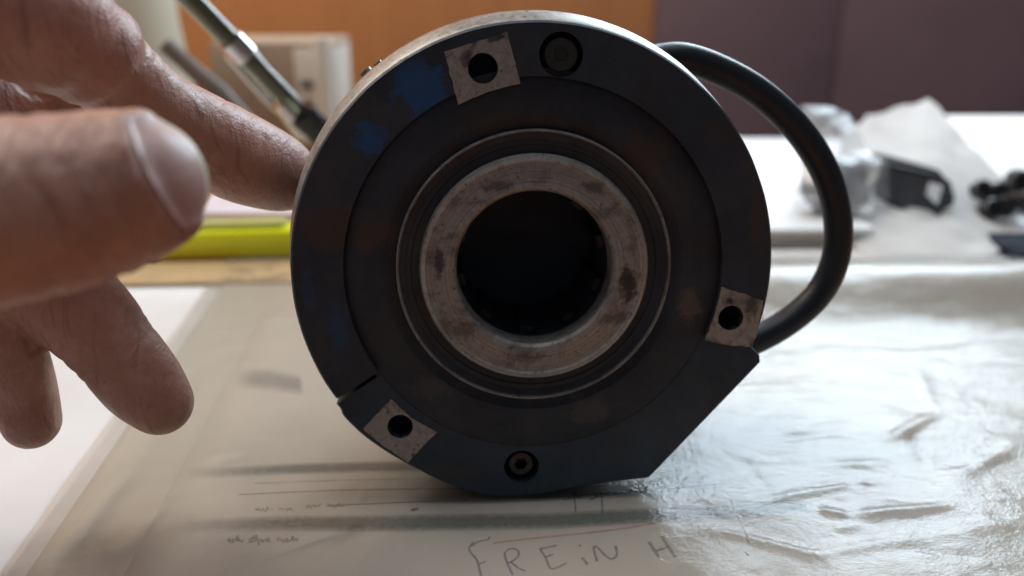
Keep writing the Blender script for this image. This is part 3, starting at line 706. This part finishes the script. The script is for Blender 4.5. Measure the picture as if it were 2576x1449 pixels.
# pale box with torn label and white corner
yb = 0.56
c0 = aty(556, 400, yb); c1_ = aty(850, 300, yb); topz = aty(700, 98, yb).z
bx = thing('pale_box', 'small pale cardboard box with a white right edge behind the pen', 'box', ((c0.x + c1_.x)/2, yb, 0))
wv_ = (c1_.x - c0.x)
m_card = simple('pale_cardboard', (0.40, 0.30, 0.22), 0.75, 0, 0.15, 30, 0.1)
m_label = simple('white_label', (0.66, 0.62, 0.54), 0.5, 0, 0.08, 30)
bm = bmesh.new(); b_box(bm, (-wv_/2, 0, 0), (wv_/2, 0.06, topz - 0.002), 0.0015); mk('carton', bm, m_card, bx)
bm = bmesh.new(); b_box(bm, (wv_*0.18, -0.0012, 0.012), (wv_/2 + 0.0012, 0.05, topz - 0.006), 0.0008); mk('label', bm, m_label, bx)
bm = bmesh.new(); b_tube(bm, [(wv_/2 - 0.007, -0.003, 0.02), (wv_/2 - 0.006, -0.003, topz + 0.001)], 0.006, 14); mk('edge_strip', bm, m_label, bx)
m_smudge = simple('grey_print', (0.16, 0.15, 0.14), 0.7, 0, 0.2, 80)
for x, z in ((wv_*0.22, topz*0.62), (wv_*0.30, topz*0.42), (-wv_*0.05, topz*0.5)):
    bm = bmesh.new(); b_box(bm, (x, -0.0022, z), (x + 0.012, -0.0014, z + 0.005), 0.0002); mk('printed_patch', bm, m_smudge, bx)
# slanted pen in a stand
m_pen_b = NT('pen_clear_plastic').set(color=(0.11, 0.115, 0.07), rough=0.12, trans=0.6, spec=0.7, coat=0.6).m
m_gloss_black = simple('gloss_black_plastic', (0.012, 0.012, 0.014), 0.22, 0, 0.2, 60)
q1 = aty(772, 300, 0.345); q0 = aty(452, -30, 0.315); dq = (q1 - q0).normalized()
base_p = q1 + dq * ((0.012 - q1.z) / dq.z)
stand = thing('pen_stand', 'black pen stand with slanted socket behind the disc, at the lower end of the pen', 'pen stand', (base_p.x, base_p.y, 0))
bm = bmesh.new(); b_lathe(bm, [(0.0001, 0), (0.030, 0), (0.031, 0.001), (0.031, 0.008), (0.028, 0.010), (0.0001, 0.0115)], 48)
for v in bm.verts: v.co = Vector((v.co.x, v.co.z, v.co.y))
mk('base', bm, m_gloss_black, stand)
sb = Vector((base_p.x, base_p.y, 0))
bm = bmesh.new(); b_tube(bm, [base_p - sb, base_p.lerp(q1, 0.5) - sb, q1 - dq*0.004 - sb], [0.0035, 0.0042, 0.0062], 20); mk('socket', bm, m_gloss_black, stand)
pen = thing('pen', 'shiny clear greenish pen slanting down to the right above the index finger', 'pen', q1)
bm = bmesh.new(); b_tube(bm, [q1 + (q0 - q1)*k/12 - q1 for k in range(13)], [0.0030] + [0.0038]*5 + [0.0042, 0.0037] + [0.0039]*5, 20); mk('barrel', bm, m_pen_b, pen)
mid = q0.lerp(q1, 0.42) - q1
m_chrome = simple('chrome', (0.6, 0.58, 0.58), 0.18, 1.0, 0.05, 50)
bm = bmesh.new(); b_tube(bm, [mid - dq*0.004, mid + dq*0.004], 0.0049, 20); mk('collar', bm, m_chrome, pen)
side = dq.cross(Vector((0, 1, 0))).normalized()
bm = bmesh.new(); b_tube(bm, [mid - side*0.005 , mid + dq*0.02 - side*0.0065, mid + dq*0.046 - side*0.0055], 0.0012, 10); mk('clip', bm, m_chrome, pen)
bm = bmesh.new(); b_tube(bm, [dq*-0.012 - side*0.003, dq*0.004 - side*0.004], [0.0035, 0.0045], 14); mk('tip_ring', bm, m_chrome, pen)
# dark strip behind finger
s0, s1 = aty(415, 112, 0.45), aty(560, 260, 0.45)
s2 = s1 + (s1 - s0).normalized() * 0.09; s2.z = max(s2.z, 0.004); s3 = s1 + (s1-s0) * ((s1.z - 0.003)/(s0.z - s1.z))
m_strip = simple('grey_brown_strap', (0.15, 0.115, 0.095), 0.5, 0, 0.2, 60)
bm = bmesh.new(); b_tube(bm, [s0, s0.lerp(s3, .33) + Vector((0.002, 0, 0.002)), s0.lerp(s3, .66), s3], [0.004, 0.005, 0.005, 0.004], 12)
tag(mk('wooden_stick', bm, m_strip), 'dull grey brown stick leaning beside the cream container, above the index finger', 'stick')
# highlighter
m_yel = NT('yellow_plastic').set(color=(0.66, 0.70, 0.010), rough=0.3, spec=0.5, sss=0.1).m
pa, pb = tab(385, 668), tab(800, 672)
hl = thing('highlighter', 'fluorescent yellow highlighter with black end lying behind the white paper', 'highlighter', (pa.x, pa.y + 0.008, 0))
Lh = 0.105; rot = Matrix.Rotation(radians(5), 4, 'Z')
bm = bmesh.new(); b_box(bm, (0, -0.008, 0.0012), (Lh, 0.008, 0.0145), 0.004, rot); mk('barrel', bm, m_yel, hl)
bm = bmesh.new(); b_box(bm, (-0.020, -0.0075, 0.0016), (0.0005, 0.0075, 0.0135), 0.004, rot); mk('end_cap', bm, m_gloss_black, hl)
m_yel2 = NT('pale_yellow_plastic').set(color=(0.66, 0.66, 0.25), rough=0.25, trans=0.3).m
bm = bmesh.new(); b_box(bm, (0.018, -0.0045, 0.0146), (0.055, 0.0035, 0.0170), 0.001, rot); mk('pocket_clip', bm, m_yel2, hl)
m_tan = simple('pale_tan_tone', (0.46, 0.32, 0.17), 0.5, 0, 0.15, 40)  # plain tan colour for the thin slab behind the white paper
ra, rb = tab(250, 700), tab(640, 694)
an = atan2(rb.y - ra.y, rb.x - ra.x); Mr = Matrix.Translation((ra.x, ra.y, 0)) @ Matrix.Rotation(an, 4, 'Z')
bm = bmesh.new(); b_box(bm, (-0.06, -0.013, 0.0002), ((rb - ra).length + 0.02, 0.014, 0.0022), 0.0006, Mr)
tag(mk('tan_strip', bm, m_tan), 'pale tan strip lying between the highlighter and the white paper', 'thin_strip')
m_lilac = paper_mat('lilac_paper', (0.70, 0.64, 0.70))
la = tab(470, 590)
bm = bmesh.new(); b_box(bm, (la.x, la.y + 0.005, 0.0002), (la.x + 0.20, la.y + 0.055, 0.0095), 0.0006)
tag(mk('booklet', bm, m_lilac), 'pale lilac booklet lying behind the yellow highlighter', 'booklet')

# ------------------------------------------------------------------ things behind, right
m_ww = paper_mat('bright_white_paper', (0.84, 0.85, 0.86))
# thick white pad
f0, f1 = tab(1500, 632), tab(2196, 632); yb = f1.y
hb = aty(2196, 575, yb).z
pad_t = thing('paper_pad', 'thick white paper pad lying behind the disc and cable at right', 'paper pad', (f1.x, yb, 0))
dep_p = tab(1900, 347, hb).y - yb
tilt = Matrix.Rotation(radians(1.5), 4, 'Z')
bm = bmesh.new(); b_box(bm, (-0.22, 0, hb - 0.0022), (0.0, dep_p, hb), 0.0007, tilt); mk('cover', bm, m_ww, pad_t)
m_pages = simple('page_edges', (0.60, 0.53, 0.48), 0.7, 0, 0.1, 60)
for k in range(5):
    z0 = 0.0004 + k*(hb - 0.0028)/5; ofs = (0.004, 0.0055, 0.0048, 0.0058, 0.005)[k]
    bm = bmesh.new(); b_box(bm, (-0.216, ofs, z0), (-ofs*1.2, dep_p - ofs, z0 + (hb - 0.0028)/5 - 0.0003), 0.0003, tilt); mk('page_block', bm, m_pages, pad_t)
# flat white paper at the back right
q = tab(2440, 293)
tag(sheet('paper_sheet', [(0.10, 0.36), (0.62, 0.34), (0.64, tab(1900, 352).y + 0.001), (0.06, tab(1900, 352).y + 0.001)], 0.0004, 0.0003, m_ww), 'large flat white paper sheet covering the desk under the pad and bracket', 'paper')
ysl = tab(2500, 292, 0.024).y; slab = thing('white_case', 'flat bluish white case at the far right behind the crumpled paper', 'case', (0.36, ysl, 0.0008))
bm = bmesh.new(); vb = b_box(bm, (-0.12, -0.165, 0), (0.35, 0, 0.0180), 0.001)
for v in vb: v.co.z *= 1.0 if v.co.y > -0.08 else 0.08
mk('case_body', bm, m_ww, slab)
bm = bmesh.new(); vb = b_box(bm, (-0.1205, -0.1655, 0.0182), (0.3505, 0.0005, 0.0235), 0.001)
for v in vb: v.co.z -= 0 if v.co.y > -0.08 else 0.0165
mk('lid', bm, m_ww, slab)
# crumpled sheet, propped up to a peak
fr_ = [tuple(tab(*p, 0.003)) for p in ((2085,560),(2170,632),(2300,650),(2440,650),(2600,600))]
tpk = ((2120,330,.468),(2200,290,.48),(2245,272,.49),(2290,266,.495),(2335,247,.50),(2362,266,.495),(2420,338,.475),(2470,392,.46),(2535,466,.445))
tp_ = [tuple(aty(*q)) for q in tpk]; tp_[0] = tuple(aty(2120, 330, .468))
FR = catmull(fr_, 18); nF = len(FR) - 1; TP = []
for k in range(nF + 1):
    f_ = k/nF*(len(tp_)-1); i_ = min(int(f_), len(tp_)-2); TP.append(tuple(Vector(tp_[i_]).lerp(Vector(tp_[i_+1]), f_ - i_)))
nr = 56; bm = bmesh.new(); g = []
for a_, b_ in zip(FR, TP):
    row = []
    for k in range(nr + 1):
        w = k/nr; p = Vector(a_).lerp(Vector(b_), w); p.z -= 0.006*sin(pi*w)
        q = p*34; cr_n = noise.voronoi(q)[0]
        p.z += 0.004*(cr_n[1] - cr_n[0] - 0.35)*sin(pi*min(1, w*1.6))*0.8 + 0.0018*noise.noise(p*75)
        p.z = max(p.z, 0.0018); row.append(bm.verts.new(p))
    g.append(row)
for A, B in zip(g, g[1:]):
    for k in range(nr): bm.faces.new((A[k], A[k+1], B[k+1], B[k]))
t = NT('thin_translucent_paper'); tl = t.n.new('ShaderNodeBsdfTranslucent'); tl.inputs[0].default_value = (0.82, 0.81, 0.79, 1); mxs = t.n.new('ShaderNodeMixShader'); mxs.inputs[0].default_value = 0.6
t.set(color=(0.84, 0.83, 0.82), rough=0.8, spec=0.2, normal=t.bump(t.noise(60, 4), 0.3, 0.002)); t.link(t.p.outputs[0], mxs.inputs[1]); t.link(tl.outputs[0], mxs.inputs[2]); t.link(mxs.outputs[0], t.out.inputs['Surface'])
cr = mk('crumpled_paper', bm, t.m)
tag(cr, 'crumpled white paper propped up to a peak under the black bracket', 'paper')
crb = BVHTree.FromPolygons([v.co.copy() for v in cr.data.vertices], [list(p.vertices) for p in cr.data.polygons])
def on_paper(px, py, lift):
    r = ray(px, py); h = crb.ray_cast(CP, r.normalized())
    p = h[0] if h[0] is not None else tab(px, py, 0.004)
    return p - r.normalized()*lift
# black bracket with square hole and wavy end, resting on the crumpled paper
m_bk = simple('black_bracket_plastic', (0.018, 0.018, 0.022), 0.35, 0, 0.2, 60)
out = [(2190,380),(2260,398),(2330,418),(2362,428),(2378,448),(2392,458),(2396,478),(2402,496),(2396,518),(2378,524),(2366,540),(2352,552),(2330,556),(2300,546),(2250,520),(2200,496),(2180,460)]
Ob = on_paper(2300, 480, 0.006)
nb_ = Vector((-0.05, -0.66, 0.75)).normalized()
def onpl(px, py, off=0.0):
    r = ray(px, py); t_ = (Ob + nb_*off - CP).dot(nb_) / r.dot(nb_); return CP + r*t_
hole = [(2338,458),(2372,468),(2358,515),(2330,490)]
brk = thing('black_bracket', 'black plastic bracket with square hole and wavy end on crumpled paper', 'bracket', Ob)
def plate_hole(outp, holep, thick, mat, name, parent):
    bm = bmesh.new(); n = 64
    cx, cy = sum(p[0] for p in holep)/len(holep), sum(p[1] for p in holep)/len(holep)
    def hitp(poly, a):
        d = (cos(a), sin(a)); best = None
        for i in range(len(poly)):
            p, q = poly[i], poly[(i+1) % len(poly)]; sx, sy = q[0]-p[0], q[1]-p[1]; den = d[0]*sy - d[1]*sx
            if abs(den) < 1e-9: continue
            t_ = ((p[0]-cx)*sy - (p[1]-cy)*sx)/den; u = ((p[0]-cx)*d[1] - (p[1]-cy)*d[0])/den
            if t_ > 0 and -1e-6 <= u <= 1+1e-6 and (best is None or t_ > best): best = t_
        return (cx + d[0]*best, cy + d[1]*best)
    rows = [[], [], [], []]
    for k in range(n):
        a = 2*pi*k/n; o_, h_ = hitp(outp, a), hitp(holep, a)
        for rw, (p, of) in zip(rows, ((h_, 0), (h_, thick), (o_, thick), (o_, 0))): rw.append(bm.verts.new(onpl(*p, of) - Ob))
    for i in range(4):
        A, B = rows[i], rows[(i+1) % 4]
        for k in range(n): bm.faces.new((A[k], A[(k+1) % n], B[(k+1) % n], B[k]))
    return mk(name, bm, mat, parent, True, 35)
plate_hole(out, hole, 0.004, m_bk, 'plate', brk)
bm = bmesh.new(); b_tube(bm, [onpl(2205,408,.004) - Ob, onpl(2350,442,.004) - Ob], 0.0012, 8); b_tube(bm, [onpl(2230,505,.004) - Ob, onpl(2310,545,.004) - Ob], 0.0012, 8); mk('rib', bm, m_bk, brk)
# grey block wrapped in clear plastic to its left
Oc = onpl(2110, 455)
blk = thing('wrapped_block', 'dark block inside a crinkled clear plastic bag behind the cable', 'wrapped part', tab(2110, 530, 0.012))
bl = blk.location.copy()
bm = bmesh.new()
pol = [(2015,395),(2185,392),(2200,470),(2180,535),(2080,540),(2012,500)]
Pb = [onpl(*p, -0.001) for p in pol]; Pt = [onpl(*p, 0.012) for p in pol]
A = [bm.verts.new(p - bl) for p in Pb]; B = [bm.verts.new(p - bl) for p in Pt]
bm.faces.new(A); bm.faces.new(B[::-1])
for i in range(6): bm.faces.new((A[i], B[i], B[(i+1) % 6], A[(i+1) % 6]))
bmesh.ops.bevel(bm, geom=bm.edges[:], offset=0.002, segments=2, affect='EDGES')
mk('dark_block', bm, simple('dark_grey_block', (0.045, 0.045, 0.055), 0.4, 0, 0.4, 90), blk)
t = NT('clear_bag'); tr = t.n.new('ShaderNodeBsdfTransparent'); tr.inputs[0].default_value = (0.93, 0.94, 0.95, 1)
gl = t.n.new('ShaderNodeBsdfGlossy'); gl.inputs['Roughness'].default_value = 0.25; d3 = t.n.new('ShaderNodeBsdfDiffuse'); d3.inputs[0].default_value = (0.7, 0.73, 0.75, 1)
a1_ = t.n.new('ShaderNodeMixShader'); a1_.inputs[0].default_value = 0.30; a2_ = t.n.new('ShaderNodeMixShader'); a2_.inputs[0].default_value = 0.10
t.link(tr.outputs[0], a1_.inputs[1]); t.link(d3.outputs[0], a1_.inputs[2]); t.link(a1_.outputs[0], a2_.inputs[1]); t.link(gl.outputs[0], a2_.inputs[2]); t.link(a2_.outputs[0], t.out.inputs['Surface'])
m_bag = t.m
def bag(name, corners, offs, seed, mat=m_bag, nn=26, amp=0.005, bulge_=0.004):
    bm = bmesh.new(); g = []
    C4 = [onpl(*c, o_) for c, o_ in zip(corners, offs)]
    for j in range(nn+1):
        row = []
        for i in range(nn+1):
            u, w = i/nn, j/nn; p = (C4[0]*(1-u) + C4[1]*u)*(1-w) + (C4[3]*(1-u) + C4[2]*u)*w
            p = p + nb_*(amp*noise.noise(p*60 + Vector((seed, 0, 0))) + 0.25*amp*noise.noise(p*150) + bulge_*sin(pi*u)*sin(pi*w))
            row.append(bm.verts.new(p - bl))
        g.append(row)
    for j in range(nn):
        for i in range(nn): bm.faces.new((g[j][i], g[j][i+1], g[j+1][i+1], g[j+1][i]))
    return mk(name, bm, mat, blk, True, 180)
bag('plastic_bag', [(1995,530),(2190,540),(2215,400),(1995,382)], [0.015]*4, 1, amp=0.004)
bag('bag_flap', [(2010,392),(2215,420),(2130,282),(2015,262)], [0.012, 0.014, 0.004, 0.004], 5, amp=0.0022, bulge_=0.001)
bag('bag_end', [(2170,500),(2235,500),(2235,400),(2190,385)], [0.010, 0.008, 0.008, 0.012], 9, nn=16, amp=0.002)
# black ring cluster at the right edge
rk = random.Random(5)
rings = [(2466,476,1,20),(2500,490,1,25),(2490,530,0,24),(2528,520,0,25),(2545,474,2,27),(2575,505,1,27),(2562,452,2,25)]
labels = ['black rubber ring standing at the left end of the pile of rings', 'black rubber ring just right of the pile\'s left end', 'lowest glossy black rubber ring at front of the pile, its open end facing out',
          'black rubber ring right of the lowest one in the pile', 'black rubber ring in the upper middle of the pile', 'black rubber ring cut by the right picture edge, middle of the pile',
          'topmost black rubber ring of the pile at right edge']
m_ring = simple('gloss_black_rubber', (0.006, 0.006, 0.007), 0.38, 0, 0.2, 100)
for (px, py, ti, rp), lb in zip(rings, labels):
    yy = 0.411 + 0.010*ti; c = aty(px, py, yy); R_ = rp/F*0.42
    axis = Vector((rk.uniform(-.6, .3), -0.8, rk.uniform(-0.1, .6))).normalized()
    o = thing('rubber_ring', lb, 'rubber ring', c, axis.to_track_quat('Y', 'Z').to_matrix(), 'black rubber rings in a pile')
    R_ *= 1.12; bm = bmesh.new(); b_lathe(bm, [(R_*.02, -R_*.3), (R_*.45, -R_*.35), (R_*.5, -R_*.9), (R_*.8, -R_), (R_, -R_*.8), (R_*.92, 0), (R_, R_*.8), (R_*.8, R_), (R_*.02, R_)], 28, closed=True)
    mk('sleeve_tube', bm, m_ring, o)
# dark case under the sleeve's right corner
pc = tab(2545, 660)
bm = bmesh.new(); b_box(bm, (pc.x - 0.001, pc.y - 0.004, 0.0004), (pc.x + 0.12, pc.y + 0.03, 0.0050), 0.002)
tag(mk('dark_case', bm, simple('matt_navy_case', (0.008, 0.010, 0.018), 0.7, 0, 0.2, 60, spec=0.05)), 'flat black case lying behind the curled corner of the plastic sleeve at right', 'case')
